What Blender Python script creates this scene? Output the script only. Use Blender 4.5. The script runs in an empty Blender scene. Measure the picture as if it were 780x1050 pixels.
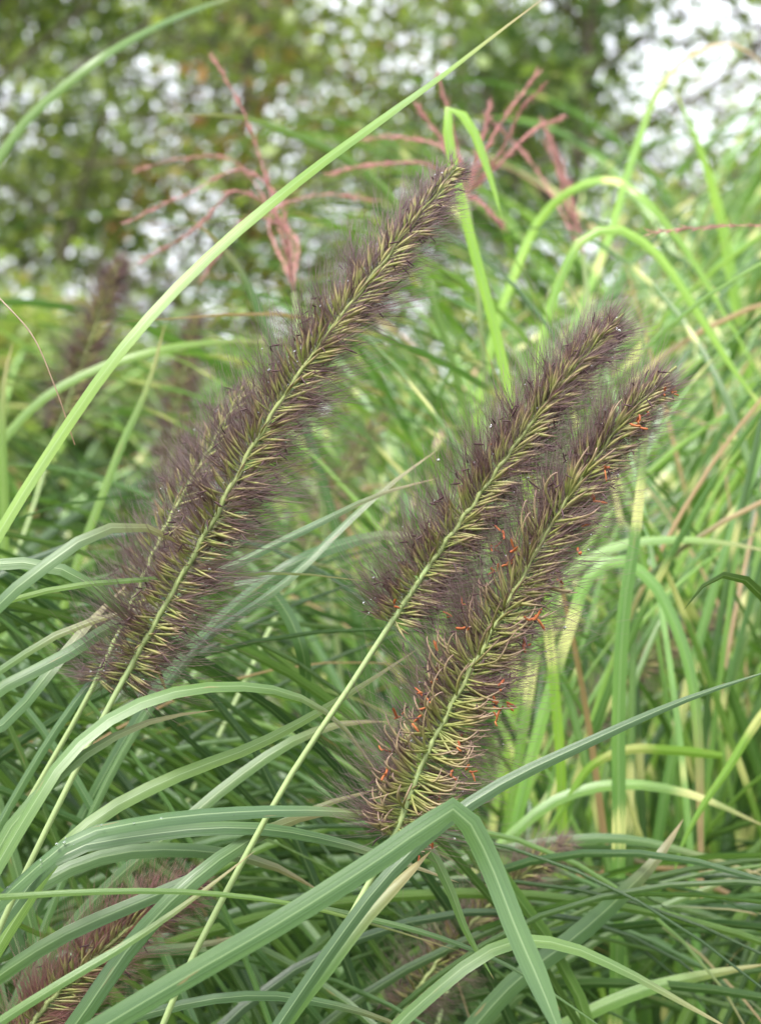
import bpy, math, random
import numpy as np
from mathutils import Vector
R = np.random.RandomState(11); random.seed(11)
sc = bpy.context.scene
COL = sc.collection
rad = math.radians

# ---------------------------------------------------------------- camera
CAMZ = 1.15; TANV = 0.4667; FOCUS = 0.605
cd = bpy.data.cameras.new('camera'); cam = bpy.data.objects.new('camera', cd); COL.objects.link(cam)
cam.location = (0, 0, CAMZ); cam.rotation_euler = (rad(90), 0, 0)
cd.sensor_fit = 'VERTICAL'; cd.sensor_height = 24; cd.lens = 24 / TANV
cd.clip_start = 0.02; cd.clip_end = 2000
cd.dof.use_dof = True; cd.dof.focus_distance = FOCUS; cd.dof.aperture_fstop = 13.5; cd.dof.aperture_blades = 0
sc.camera = cam

def at(x, y, d):
    s = TANV * d / 1050.0
    return np.array([(x - 390) * s, d, CAMZ - (y - 525) * s])
def px(p):
    s = 1050.0 / (TANV * p[..., 1])
    return 390 + p[..., 0] * s, 525 - (p[..., 2] - CAMZ) * s
def nrm(v):
    return v / np.maximum(np.linalg.norm(v, axis=-1, keepdims=True), 1e-9)

# ---------------------------------------------------------------- light
SUN_EL, SUN_AZ = 58, 215
w = bpy.data.worlds.new('World'); sc.world = w; w.use_nodes = True
nt = w.node_tree; nt.nodes.clear()
sky = nt.nodes.new('ShaderNodeTexSky'); sky.sky_type = 'NISHITA'; sky.sun_disc = False
sky.sun_elevation = rad(SUN_EL); sky.sun_rotation = rad(SUN_AZ); sky.dust_density = 3.0; sky.air_density = 1.0
hs = nt.nodes.new('ShaderNodeHueSaturation'); hs.inputs['Saturation'].default_value = 0.32
mx = nt.nodes.new('ShaderNodeMix'); mx.data_type = 'RGBA'; mx.inputs[0].default_value = 0.6
mx.inputs[7].default_value = (8.6, 8.9, 9.6, 1)
bg = nt.nodes.new('ShaderNodeBackground'); bg.inputs[1].default_value = 0.085
out = nt.nodes.new('ShaderNodeOutputWorld')
nt.links.new(sky.outputs[0], hs.inputs['Color']); nt.links.new(hs.outputs[0], mx.inputs[6])
nt.links.new(mx.outputs[2], bg.inputs[0]); nt.links.new(bg.outputs[0], out.inputs[0])
sl = bpy.data.lights.new('sun', 'SUN'); sl.energy = 1.5; sl.angle = rad(14); sl.color = (1, 0.96, 0.9)
so = bpy.data.objects.new('sun', sl); COL.objects.link(so)
az, el = rad(SUN_AZ), rad(SUN_EL)
sdir = Vector((math.sin(az) * math.cos(el), math.cos(az) * math.cos(el), math.sin(el)))
so.rotation_euler = sdir.to_track_quat('Z', 'Y').to_euler(); so.location = sdir * 20
sc.view_settings.view_transform = 'Standard'; sc.view_settings.look = 'None'
sc.view_settings.exposure = 2.06; sc.view_settings.gamma = 1; sc.view_settings.use_curve_mapping = False
sc.render.engine = 'CYCLES'
sc.cycles.max_bounces = 5; sc.cycles.diffuse_bounces = 3; sc.cycles.transparent_max_bounces = 12; sc.cycles.transmission_bounces = 6

# ---------------------------------------------------------------- materials
class NT:
    def __init__(s, name):
        s.m = bpy.data.materials.new(name); s.m.use_nodes = True; s.t = s.m.node_tree; s.t.nodes.clear()
        s.out = s.t.nodes.new('ShaderNodeOutputMaterial')
    def n(s, kind, **kw):
        o = s.t.nodes.new(kind)
        for k, v in kw.items(): setattr(o, k, v)
        return o
    def l(s, a, b):
        if isinstance(a, (int, float)): b.default_value = a
        elif isinstance(a, tuple): b.default_value = a if len(a) == 4 or len(b.default_value) == 3 else a + (1,)
        else: s.t.links.new(a, b)
    def math(s, op, a, b=0.0, c=None):
        o = s.n('ShaderNodeMath', operation=op); s.l(a, o.inputs[0]); s.l(b, o.inputs[1])
        if c is not None: s.l(c, o.inputs[2])
        return o.outputs[0]
    def mix(s, f, a, b, mode='MIX'):
        o = s.n('ShaderNodeMix', data_type='RGBA', blend_type=mode); s.l(f, o.inputs[0]); s.l(a, o.inputs[6]); s.l(b, o.inputs[7])
        return o.outputs[2]
    def step(s, v, lo, hi):
        o = s.n('ShaderNodeMapRange', interpolation_type='SMOOTHSTEP'); s.l(v, o.inputs[0]); o.inputs[1].default_value = lo; o.inputs[2].default_value = hi
        return o.outputs[0]
    def attr(s, name='info'):
        a = s.n('ShaderNodeAttribute', attribute_name=name); sp = s.n('ShaderNodeSeparateColor'); s.t.links.new(a.outputs['Color'], sp.inputs[0])
        return sp.outputs
    def noise(s, vec, scale, detail=2, dims='3D', w_=None):
        o = s.n('ShaderNodeTexNoise', noise_dimensions=dims)
        if vec is not None: s.l(vec, o.inputs['Vector'])
        if w_ is not None: s.l(w_, o.inputs['W'])
        o.inputs['Scale'].default_value = scale; o.inputs['Detail'].default_value = detail
        return o.outputs['Fac']
    def leafshade(s, col, rough=0.45, trans=0.3, tcol=None, spec=0.4, bump=None):
        p = s.n('ShaderNodeBsdfPrincipled'); s.l(col, p.inputs['Base Color']); s.l(rough, p.inputs['Roughness'])
        p.inputs['Specular IOR Level'].default_value = spec
        if bump is not None:
            b = s.n('ShaderNodeBump'); b.inputs['Strength'].default_value = 0.35; b.inputs['Distance'].default_value = 0.0004
            s.l(bump, b.inputs['Height']); s.l(b.outputs[0], p.inputs['Normal'])
        t = s.n('ShaderNodeBsdfTranslucent'); s.l(tcol if tcol is not None else col, t.inputs[0])
        m = s.n('ShaderNodeMixShader'); m.inputs[0].default_value = trans
        s.l(p.outputs[0], m.inputs[1]); s.l(t.outputs[0], m.inputs[2]); s.l(m.outputs[0], s.out.inputs[0])
        return s.m

def blade_mat(name, cool, warm, bands=False):
    s = NT(name)
    uv = s.n('ShaderNodeUVMap', uv_map='UVMap'); sx = s.n('ShaderNodeSeparateXYZ'); s.l(uv.outputs[0], sx.inputs[0])
    u, v = sx.outputs[0], sx.outputs[1]
    info = s.attr()
    t, tint, age = info[0], info[1], info[2]
    c = s.mix(tint, cool, warm)
    c = s.mix(age, s.mix(1.0, c, (0.28, 0.34, 0.38, 1), 'MULTIPLY'), s.mix(1.0, c, (1.25, 1.22, 1.12, 1), 'MULTIPLY'))
    # long veins, slightly wandering in tone along the blade
    cv = s.n('ShaderNodeCombineXYZ'); s.l(s.math('MULTIPLY', u, 14.0), cv.inputs[0]); s.l(s.math('MULTIPLY', v, 3.0), cv.inputs[1])
    vein = s.noise(cv.outputs[0], 1.6, 3)
    cvf = s.n('ShaderNodeCombineXYZ'); s.l(s.math('MULTIPLY', u, 46.0), cvf.inputs[0]); s.l(s.math('MULTIPLY', v, 6.0), cvf.inputs[1])
    fine = s.noise(cvf.outputs[0], 1.0, 2); c = s.mix(s.step(fine, 0.35, 0.65), s.mix(1.0, c, (0.80, 0.83, 0.80, 1), 'MULTIPLY'), c)
    c = s.mix(s.step(vein, 0.35, 0.7), c, s.mix(1.0, c, (1.38, 1.30, 1.42, 1), 'MULTIPLY'))
    cv2 = s.n('ShaderNodeCombineXYZ'); s.l(u, cv2.inputs[0]); s.l(s.math('MULTIPLY', v, 16.0), cv2.inputs[1])
    mott = s.noise(cv2.outputs[0], 1.0, 4)
    c = s.mix(s.step(mott, 0.3, 0.75), s.mix(1.0, c, (0.72, 0.78, 0.76, 1), 'MULTIPLY'), s.mix(1.0, c, (1.15, 1.08, 0.95, 1), 'MULTIPLY'))
    mid = s.step(s.math('ABSOLUTE', s.math('SUBTRACT', u, 0.5)), 0.05, 0.015)
    c = s.mix(s.math('MULTIPLY', mid, 0.4), c, (0.30, 0.40, 0.20, 1))
    if bands:
        bn = s.noise(None, 24.0, 1, '1D', s.math('ADD', v, s.math('MULTIPLY', s.noise(cv.outputs[0], 2.5, 2), 0.022)))
        b = s.math('MULTIPLY', s.step(bn, 0.62, 0.72), s.step(s.noise(cv.outputs[0], 0.8, 1), 0.22, 0.5))
        c = s.mix(s.math('MULTIPLY', b, 0.85), c, (0.56, 0.55, 0.22, 1))
    # dry tips and edges
    dry = s.step(s.math('ADD', t, s.math('MULTIPLY', age, 0.12)), 1.04, 1.10)
    c = s.mix(dry, c, (0.36, 0.24, 0.13, 1))
    spots = s.math('MULTIPLY', s.step(s.noise(cv2.outputs[0], 3.2, 2), 0.70, 0.76), 0.6)
    c = s.mix(spots, c, (0.25, 0.16, 0.07, 1))
    tc = s.mix(1.0, c, (1.25, 1.35, 0.6, 1), 'MULTIPLY')
    return s.leafshade(c, 0.35, 0.24, tc, 0.65, vein)

M_penn = blade_mat('fountain_grass_leaf', (0.060, 0.132, 0.042), (0.15, 0.26, 0.04))
M_zeb = blade_mat('zebra_grass_leaf', (0.085, 0.20, 0.055), (0.20, 0.35, 0.045), True)

def grad_mat(name, stops, rough=0.5, trans=0.2, spec=0.3, tintc=None, nscale=400, namp=0.35):
    s = NT(name); info = s.attr(); r = s.n('ShaderNodeValToRGB'); s.l(info[0], r.inputs[0])
    cr = r.color_ramp
    while len(cr.elements) < len(stops): cr.elements.new(0.5)
    for e, (p, c) in zip(cr.elements, stops): e.position = p; e.color = c + (1,)
    c = r.outputs[0]
    if tintc: c = s.mix(info[1], c, tintc)
    tc = s.n('ShaderNodeTexCoord'); n = s.noise(tc.outputs['Object'], nscale, 2)
    c = s.mix(n, s.mix(1.0, c, (1 - namp,) * 3 + (1,), 'MULTIPLY'), s.mix(1.0, c, (1 + namp,) * 3 + (1,), 'MULTIPLY'))
    return s.leafshade(c, rough, trans, None, spec)

M_stem = grad_mat('grass_stem', [(0, (0.20, 0.28, 0.11)), (1, (0.27, 0.35, 0.14))], 0.45, 0.08, 0.4, None, 90, 0.22)
M_rachis = grad_mat('rachis', [(0, (0.27, 0.33, 0.13)), (1, (0.23, 0.25, 0.08))], 0.5, 0.1, 0.3)
M_bris = grad_mat('bristle', [(0, (0.22, 0.19, 0.07)), (0.2, (0.115, 0.055, 0.045)), (0.7, (0.08, 0.038, 0.038)), (1, (0.24, 0.17, 0.17))], 0.45, 0.25, 0.5, (0.30, 0.20, 0.20, 1), 300, 0.4)
M_brisdull = grad_mat('bristle_brown', [(0, (0.22, 0.20, 0.08)), (0.3, (0.13, 0.08, 0.07)), (1, (0.24, 0.17, 0.15))], 0.5, 0.25, 0.4, (0.28, 0.22, 0.16, 1), 300, 0.4)
M_brisred = grad_mat('bristle_red', [(0, (0.26, 0.22, 0.10)), (0.35, (0.20, 0.07, 0.07)), (1, (0.33, 0.20, 0.19))], 0.5, 0.25, 0.4, (0.30, 0.12, 0.10, 1), 300, 0.4)
M_spk = grad_mat('spikelet', [(0, (0.19, 0.23, 0.065)), (0.5, (0.25, 0.27, 0.07)), (0.72, (0.20, 0.13, 0.075)), (1, (0.08, 0.035, 0.05))], 0.42, 0.2, 0.4, (0.40, 0.32, 0.17, 1), 700, 0.3)
M_curl = grad_mat('spent_pedicel', [(0, (0.24, 0.29, 0.08)), (0.5, (0.28, 0.25, 0.09)), (1, (0.36, 0.23, 0.19))], 0.45, 0.2, 0.4, None, 700, 0.3)
M_stig = grad_mat('stigma', [(0, (0.09, 0.045, 0.05)), (1, (0.05, 0.025, 0.03))], 0.5, 0.1, 0.3)
M_anth = grad_mat('anther', [(0, (0.55, 0.21, 0.08)), (1, (0.42, 0.14, 0.05))], 0.6, 0.2, 0.3, (0.33, 0.08, 0.03, 1), 900, 0.35)
M_pink = grad_mat('pink_raceme', [(0, (0.45, 0.24, 0.20)), (0.4, (0.56, 0.24, 0.25)), (1, (0.66, 0.34, 0.35))], 0.6, 0.3, 0.2, (0.45, 0.30, 0.20, 1), 120, 0.3)
M_dry = grad_mat('dry_straw', [(0, (0.45, 0.36, 0.28)), (1, (0.30, 0.17, 0.11))], 0.6, 0.2)
def water():
    s = NT('dew_water'); p = s.n('ShaderNodeBsdfPrincipled'); p.inputs['Base Color'].default_value = (1, 1, 1, 1)
    p.inputs['Roughness'].default_value = 0.02; p.inputs['IOR'].default_value = 1.33; p.inputs['Transmission Weight'].default_value = 1.0
    s.l(p.outputs[0], s.out.inputs[0]); return s.m
M_dew = water()

# ---------------------------------------------------------------- mesh building
class MB:
    def __init__(s): s.v = []; s.f = []; s.uv = []; s.info = []; s.n = 0
    def grid(s, P, U, V, I, closed=False):
        """P (m,k,3) points, U (m,k), V (m,k), I (m,k,3)"""
        m, k = P.shape[:2]
        s.v.append(P.reshape(-1, 3)); s.info.append(I.reshape(-1, 3)); s.uv.append(np.stack([U, V], -1).reshape(-1, 2))
        a = np.arange(m * k).reshape(m, k) + s.n
        if closed: a = np.concatenate([a, a[:, :1]], 1)
        q = np.stack([a[:-1, :-1], a[:-1, 1:], a[1:, 1:], a[1:, :-1]], -1).reshape(-1, 4)
        s.f.append(q); s.n += m * k
    def many(s, P, I, closed=True):
        """P (N,m,k,3) batch of tubes / strips; I (N,m,3) info per ring"""
        N, m, k = P.shape[:3]
        s.v.append(P.reshape(-1, 3)); s.info.append(np.repeat(I[:, :, None, :], k, 2).reshape(-1, 3))
        s.uv.append(np.zeros((N * m * k, 2)))
        a = np.arange(N * m * k).reshape(N, m, k) + s.n
        if closed: a = np.concatenate([a, a[:, :, :1]], 2)
        q = np.stack([a[:, :-1, :-1], a[:, :-1, 1:], a[:, 1:, 1:], a[:, 1:, :-1]], -1).reshape(-1, 4)
        s.f.append(q); s.n += N * m * k
    def build(s, name, mat, parent=None, origin=None, smooth=True):
        V = np.concatenate(s.v).astype(np.float32); F = np.concatenate(s.f).astype(np.int32)
        UV = np.concatenate(s.uv).astype(np.float32); I = np.concatenate(s.info).astype(np.float32)
        org = np.zeros(3)
        if parent is not None: org = np.array(parent.location)
        elif origin is not None: org = np.array(origin)
        V = V - org.astype(np.float32)
        me = bpy.data.meshes.new(name)
        me.vertices.add(len(V)); me.vertices.foreach_set('co', V.ravel())
        me.loops.add(F.size); me.loops.foreach_set('vertex_index', F.ravel())
        me.polygons.add(len(F)); me.polygons.foreach_set('loop_start', np.arange(0, F.size, 4, dtype=np.int32))
        me.polygons.foreach_set('loop_total', np.full(len(F), 4, np.int32))
        me.polygons.foreach_set('use_smooth', np.full(len(F), smooth))
        ul = me.uv_layers.new(name='UVMap'); ul.data.foreach_set('uv', UV[F.ravel()].ravel())
        ca = me.color_attributes.new('info', 'FLOAT_COLOR', 'POINT')
        ca.data.foreach_set('color', np.concatenate([I, np.ones((len(I), 1), np.float32)], 1).ravel())
        me.materials.append(mat); me.update(calc_edges=True); me.validate()
        o = bpy.data.objects.new(name, me); COL.objects.link(o)
        if parent is not None: o.parent = parent
        else: o.location = tuple(org)
        return o

def empty(name, loc, label=None, cat=None, group=None, kind=None):
    o = bpy.data.objects.new(name, None); o.empty_display_size = 0.05; COL.objects.link(o); o.location = tuple(loc); tag(o, label, cat, group, kind); return o
def tag(o, label=None, cat=None, group=None, kind=None):
    for k, v in (('label', label), ('category', cat), ('group', group), ('kind', kind)):
        if v: o[k] = v
    return o

def spline(P, n):
    """Catmull-Rom through P, resampled to n evenly spaced points"""
    P = np.array(P, float)
    if len(P) == 2: return P[0] + (P[1] - P[0]) * np.linspace(0, 1, n)[:, None]
    Q = np.vstack([2 * P[0] - P[1], P, 2 * P[-1] - P[-2]])
    out = []
    for i in range(1, len(Q) - 2):
        p0, p1, p2, p3 = Q[i - 1:i + 3]
        d1 = max(np.linalg.norm(p2 - p1), 1e-9); a = max(np.linalg.norm(p1 - p0), 1e-9); c = max(np.linalg.norm(p3 - p2), 1e-9)
        m1 = ((p1 - p0) / a * d1 + (p2 - p1) * a / d1) * d1 / (a + d1) * 1.0
        m2 = ((p3 - p2) / c * d1 + (p2 - p1) * c / d1) * d1 / (c + d1)
        m1 = (p2 - p1) * a / (a + d1) + (p1 - p0) / a * d1 * d1 / (a + d1)
        m2 = (p2 - p1) * c / (c + d1) + (p3 - p2) / c * d1 * d1 / (c + d1)
        t = np.linspace(0, 1, 16, endpoint=False)[:, None]
        out.append((2*t**3-3*t**2+1)*p1 + (t**3-2*t**2+t)*m1 + (-2*t**3+3*t**2)*p2 + (t**3-t**2)*m2)
    out = np.vstack(out + [P[-1:]])
    s = np.concatenate([[0], np.cumsum(np.linalg.norm(np.diff(out, axis=0), axis=1))])
    u = np.linspace(0, s[-1], n)
    return np.stack([np.interp(u, s, out[:, k]) for k in range(3)], 1)

def tangents(C): return nrm(np.gradient(C, axis=0))

def tube(mb, C, r, k=8, tint=0.0, ridge=0.0):
    T = tangents(C); ref = np.array([0.0, 1.0, 0.02]); A = nrm(np.cross(T, ref)); B = np.cross(T, A)
    n = len(C); r = np.broadcast_to(r, (n,)); th = np.linspace(0, 2 * np.pi, k, endpoint=False)
    rr = r[:, None] * (1 + ridge * np.cos(th * 4)[None])
    P = C[:, None] + rr[..., None] * (np.cos(th)[None, :, None] * A[:, None] + np.sin(th)[None, :, None] * B[:, None])
    t = np.linspace(0, 1, n); I = np.zeros((n, k, 3)); I[..., 0] = t[:, None]; I[..., 1] = tint
    mb.grid(P, np.zeros((n, k)) + th / 6.28, np.zeros((n, k)) + t[:, None], I, True)

def ribbon(mb, C, width, phi=0.0, tint=0.3, age=0.3, vee=0.22, taper=0.55, base=0.65, phi2=None, wave=0.0, upref=None, tmax=1.0, comp=False):
    """grass leaf: C centre line (n,3); width in m; phi turns the face from facing the camera side (0) to edge-on"""
    n = len(C); T = tangents(C); t = np.linspace(0, 1, n)
    ref = np.array([0.0, 1.0, 0.0]) if upref is None else upref
    W = nrm(np.cross(T, ref)); N = nrm(np.cross(W, T))
    ph = phi if phi2 is None else phi + (phi2 - phi) * t
    ph = np.broadcast_to(ph, (n,)) + wave * np.sin(t * 9 + phi * 7)
    W2 = W * np.cos(ph)[:, None] + N * np.sin(ph)[:, None]; N2 = np.cross(W2, T)
    if comp: width = width / max(math.cos(abs(phi if phi2 is None else .5 * (phi + phi2))), .45)
    x = np.clip((t - (1 - taper)) / taper, 0, 1)
    wd = width * (1 - x ** 1.8) ** 0.9 * np.clip(base + t * 4, 0, 1); wd = np.maximum(wd, width * 0.015)
    us = np.array([-1, -0.55, -0.09, 0.09, 0.55, 1.0]); h = np.abs(us) * vee
    P = C[:, None] + (us[None, :, None] * W2[:, None] + h[None, :, None] * N2[:, None]) * wd[:, None, None] / 2
    s = np.concatenate([[0], np.cumsum(np.linalg.norm(np.diff(C, axis=0), axis=1))]) + R.rand() * 40
    I = np.zeros((n, 6, 3)); I[..., 0] = t[:, None] * tmax; I[..., 1] = tint; I[..., 2] = age
    mb.grid(P, np.broadcast_to((us + 1) / 2, (n, 6)), np.broadcast_to(s[:, None], (n, 6)), I)

ROOT_P = np.array([-0.42, 0.78, 0.0])      # near fountain grass tussock
def rooted(P, root):
    """continue a traced line down to the soil"""
    d = nrm(P[0] - P[1]); L = P[0][2]
    m = P[0] + d * 0.09 + np.array([0, 0.01, -0.05])
    k = root + (m - root) * np.array([0.25, 0.3, 0.45])
    return [root, k, m] + list(P)

# ---------------------------------------------------------------- flower spikes
def frame(C):
    T = tangents(C); V = np.array([0.0, 1.0, 0.0])
    L = nrm(np.cross(V, T)); L = np.where(L[:, :1] > 0, -L, L)       # side pointing left in the picture
    F = nrm(np.cross(T, L)); F = np.where(F[:, 1:2] > 0, -F, F)       # towards the viewer
    return T, L, F

def bundles(mb, B, D, Lh, bend, r0, m=6, tint=None, jit=None, t1=1.0):
    """N thin tapering hairs: B base, D dir, Lh lengths, bend (N,3) offset at the tip"""
    N = len(B); t = np.linspace(0, 1, m)
    C = B[:, None] + D[:, None] * (Lh[:, None] * t)[..., None] + bend[:, None] * (t ** 2)[None, :, None]
    T = nrm(np.gradient(C, axis=1)); A = nrm(np.cross(T, np.array([0.13, 0.9, 0.4]))); Bn = np.cross(T, A)
    r = (np.broadcast_to(r0, (N,))[:, None] * (1 - 0.75 * t)[None])[..., None, None]
    th = np.array([0, 2.094, 4.189])
    P = C[:, :, None] + r * (np.cos(th)[None, None, :, None] * A[:, :, None] + np.sin(th)[None, None, :, None] * Bn[:, :, None])
    I = np.zeros((N, m, 3)); I[..., 0] = t * t1; I[..., 1] = (tint if tint is not None else R.rand(N))[:, None]
    mb.many(P, I)
    return C

def lance(mb, B, D, Lh, bend, rmax, prof, m=8, k=5, tint=None, curl=None, flat=0.6):
    N = len(B); t = np.linspace(0, 1, m)
    C = B[:, None] + D[:, None] * (Lh[:, None] * t)[..., None] + bend[:, None] * (t ** 2)[None, :, None]
    if curl is not None:
        a = (np.clip(t - 0.55, 0, 1) / 0.45)[None, :] * curl[1][:, None]
        C = C + curl[0][:, None] * ((1 - np.cos(a)) * Lh[:, None] * 0.16)[..., None] - D[:, None] * ((a - np.sin(a)) * Lh[:, None] * 0.10)[..., None]
    T = nrm(np.gradient(C, axis=1)); A = nrm(np.cross(T, np.array([0.1, 0.9, 0.3]))); Bn = np.cross(T, A)
    r = (np.broadcast_to(rmax, (N,))[:, None] * np.interp(t, *prof)[None])[..., None, None]
    th = np.linspace(0, 2 * np.pi, k, endpoint=False)
    P = C[:, :, None] + r * (np.cos(th)[None, None, :, None] * A[:, :, None] + flat * np.sin(th)[None, None, :, None] * Bn[:, :, None])
    I = np.zeros((N, m, 3)); I[..., 0] = t; I[..., 1] = (tint if tint is not None else R.rand(N) * 0.5)[:, None]
    mb.many(P, I)
    return C

PROF = ([0, 0.1, 0.28, 0.5, 0.75, 1.0], [0.28, 0.3, 0.75, 1.0, 0.62, 0.06])
def balls(mb, P, r):
    N = len(P); la = np.linspace(0, np.pi, 7); lo = np.linspace(0, 2 * np.pi, 8, endpoint=False)
    S = np.stack([np.sin(la)[:, None] * np.cos(lo), np.sin(la)[:, None] * np.sin(lo), np.cos(la)[:, None] + 0 * lo], -1)
    mb.many(P[:, None, None] + r[:, None, None, None] * S[None], np.zeros((N, 7, 3)))

def spike(label, axis, stalk, root, len_b=19.0, n_sp=330, n_br=15, detail=True, mat=None, front=0.32, curly=0.0, orange=0,
          a0=98, a1=34, stem_r=(1.5, 0.74), side=1.0, dew=0, group='flower spikes of the fountain grass', cat='flower spike', tipbare=0.0, sp_len=9.0, r_b=0.098, dens=1.0):
    A = np.array([at(*p) for p in axis]); S = [at(*p) for p in stalk]
    full = rooted(np.array(S + [A[0]]), root) if root is not None else S + [A[0]]
    e = empty('flower_spike', full[0], label, cat, group)
    mb = MB(); C = spline(np.array(full + [A[1]]), 90); cut = int(90 * 0.97)
    # stop the stem at the first axis point
    dist = np.linalg.norm(C - A[0], axis=1); j = int(dist.argmin()) + 1
    tube(mb, C[:j + 1], np.linspace(stem_r[0], stem_r[1], j + 1) * 1e-3, 10, ridge=0.03); mb.build('stem', M_stem, e)
    K = 220; AC = spline(A, K); s = np.concatenate([[0], np.cumsum(np.linalg.norm(np.diff(AC, axis=0), axis=1))]); Ltot = s[-1]
    u = np.linspace(0, 1, K)
    AC = AC + 0.00025 * np.stack([np.sin(u * 90), 0 * u, np.cos(u * 77)], 1)
    mb = MB(); tube(mb, AC, np.interp(u, [0, 0.5, 1], [stem_r[1], stem_r[1] * 0.78, 0.35]) * 1e-3 * (1 + 0.13 * np.sin(u * 260)), 8, ridge=0.08); mb.build('rachis', M_rachis, e)
    T, L, F = frame(AC)
    # spikelets in a spiral; those straight towards the viewer thinned (the spike shows its bare side)
    n = n_sp; ts = (np.arange(n) + R.rand(n) * 0.9) / n
    ts = ts ** 0.94 * (1 - tipbare) + 0.0
    th = (np.arange(n) * 2.399963 + R.randn(n) * 0.25) % (2 * np.pi)
    keep = ~((np.sin(th) > 0.55) & (R.rand(n) > front)); ts, th = ts[keep], th[keep]
    ex = int(n * 0.45); te = (np.arange(ex) + R.rand(ex) * 1.3) / (ex + 1) * (1 - tipbare); he = np.where(np.arange(ex) % 2 == 0, 0.35, math.pi - 0.35) + R.randn(ex) * 0.3   # herringbone ranks along both sides
    ts = np.concatenate([ts, te]); th = np.concatenate([th, he]); n = len(ts)
    idx = np.clip((ts * (K - 1)).astype(int), 0, K - 1)
    Ti, Li, Fi, Ci = T[idx], L[idx], F[idx], AC[idx]
    al = np.radians(a0 + (a1 - a0) * ts ** 0.85 + R.randn(n) * 11 + np.cos(th) * 9 * (1 - ts) * side)
    rd = np.cos(th)[:, None] * Li + np.sin(th)[:, None] * Fi
    D = nrm(np.cos(al)[:, None] * Ti + np.sin(al)[:, None] * rd)
    env = np.interp(ts, [0, 0.08, 0.3, 0.75, 0.92, 1.0], [0.75, 0.95, 1.0, 0.88, 0.62, 0.3])
    envb = np.interp(ts, [0, 0.1, 0.3, 0.72, 0.9, 1.0], [1.0, 1.1, 1.05, 0.86, 0.6, 0.28])
    sl = sp_len * 1e-3 * env * (0.85 + 0.3 * R.rand(n))
    down = np.array([0, 0, -1.0])
    Bs = Ci + rd * 0.0006
    curlm = R.rand(n) < curly * np.interp(ts, [0, 0.25, 0.5, 1], [1.0, 0.85, 0.12, 0.02])
    bend = nrm(Ti * 0.8 + down * 0.5) * (sl * 0.16)[:, None] + R.randn(n, 3) * 0.0003
    def make_sp(ids, m_b):
        c = ids[curlm[ids]]; g = ids[~curlm[ids]]
        if len(g): lance(m_b, Bs[g], D[g], sl[g], bend[g], (0.00036 + 0.00018 * R.rand(len(g))), PROF)
    order = np.argsort(-(np.abs(np.cos(th)) + 0.8 * np.sin(th) + 0.3 * R.rand(n)))
    order = order[~curlm[order]]
    rest = order
    if detail:
        for i in order[:95]:
            m_b = MB(); make_sp(np.array([i]), m_b); m_b.build('spikelet', M_spk, e)
        rest = order[95:]
    if len(rest):
        m_b = MB(); make_sp(rest, m_b); tag(m_b.build('spikelet_cover', M_spk, e), kind='stuff')
    if curlm.any():
        c = np.where(curlm)[0]; m_b = MB()
        for k_ in range(2):
            Dc = nrm(D[c] + R.randn(len(c), 3) * 0.16)
            lance(m_b, Bs[c], Dc, sl[c] * (1.05 + 0.5 * R.rand(len(c))), bend[c] * 1.2, 0.00028 + 0.00012 * R.rand(len(c)),
              ([0, 0.3, 0.7, 1], [1, 1.1, 1.0, 0.3]), 14, 5, curl=(Ti[c] * 0.9 + R.randn(len(c), 3) * 0.3, 0.6 + 2.4 * R.rand(len(c))))
        tag(m_b.build('spent_pedicel', M_curl, e), kind='stuff')
    # bristles: an involucre under every spikelet
    src = np.where((np.sin(th) < 0.15) | (R.rand(n) < 0.12))[0]; nb = n_br; N = len(src) * nb; rep = np.repeat(src, nb)
    Db = nrm(D[rep] + R.randn(N, 3) * 0.26 + Ti[rep] * 0.10)
    lb = len_b * 1e-3 * envb[rep] * (0.34 + 0.54 * R.rand(N) ** 1.1)
    bb = Ti[rep] * (lb * (0.10 + 0.28 * R.rand(N)))[:, None] + R.randn(N, 3) * (lb * 0.10)[:, None] + down * (lb * 0.08)[:, None]
    m_b = MB(); CB = bundles(m_b, Bs[rep] + D[rep] * 0.0008, Db, lb, bb, r_b * 1e-3 * (0.7 + 0.6 * R.rand(N)), 7, tint=(R.rand(N) ** 3) * 0.8)
    # long outer hairs
    N2 = int(n * 2.0); r2 = R.choice(src, N2)
    Db2 = nrm(D[r2] + R.randn(N2, 3) * 0.35 + Ti[r2] * 0.25); lb2 = len_b * 1e-3 * envb[r2] * (0.70 + 0.5 * R.rand(N2))
    bundles(m_b, Bs[r2], Db2, lb2, Ti[r2] * (lb2 * 0.3)[:, None] + R.randn(N2, 3) * (lb2 * 0.08)[:, None], r_b * 0.6e-3, 7, tint=0.2 + 0.6 * R.rand(N2))
    tag(m_b.build('bristle_coat', mat or M_bris, e), kind='stuff')
    # dark stigmas hanging at the spikelet ends
    pick = np.where(R.rand(n) < (0.25 if detail else 0.25))[0]; m_b = MB()
    pb = Bs[pick] + D[pick] * (sl[pick] * 0.95)[:, None]
    for k_ in range(1):
        dd = nrm(D[pick] * 0.6 + down * 0.5 + R.randn(len(pick), 3) * 0.35)
        lance(m_b, pb, dd, 0.0015 + 0.0022 * R.rand(len(pick)), R.randn(len(pick), 3) * 0.0003, 0.00020 + 0.00014 * R.rand(len(pick)), ([0, 0.4, 1], [0.5, 1, 0.4]), 5, 4)
    tag(m_b.build('stigma_fringe', M_stig, e), kind='stuff')
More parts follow.
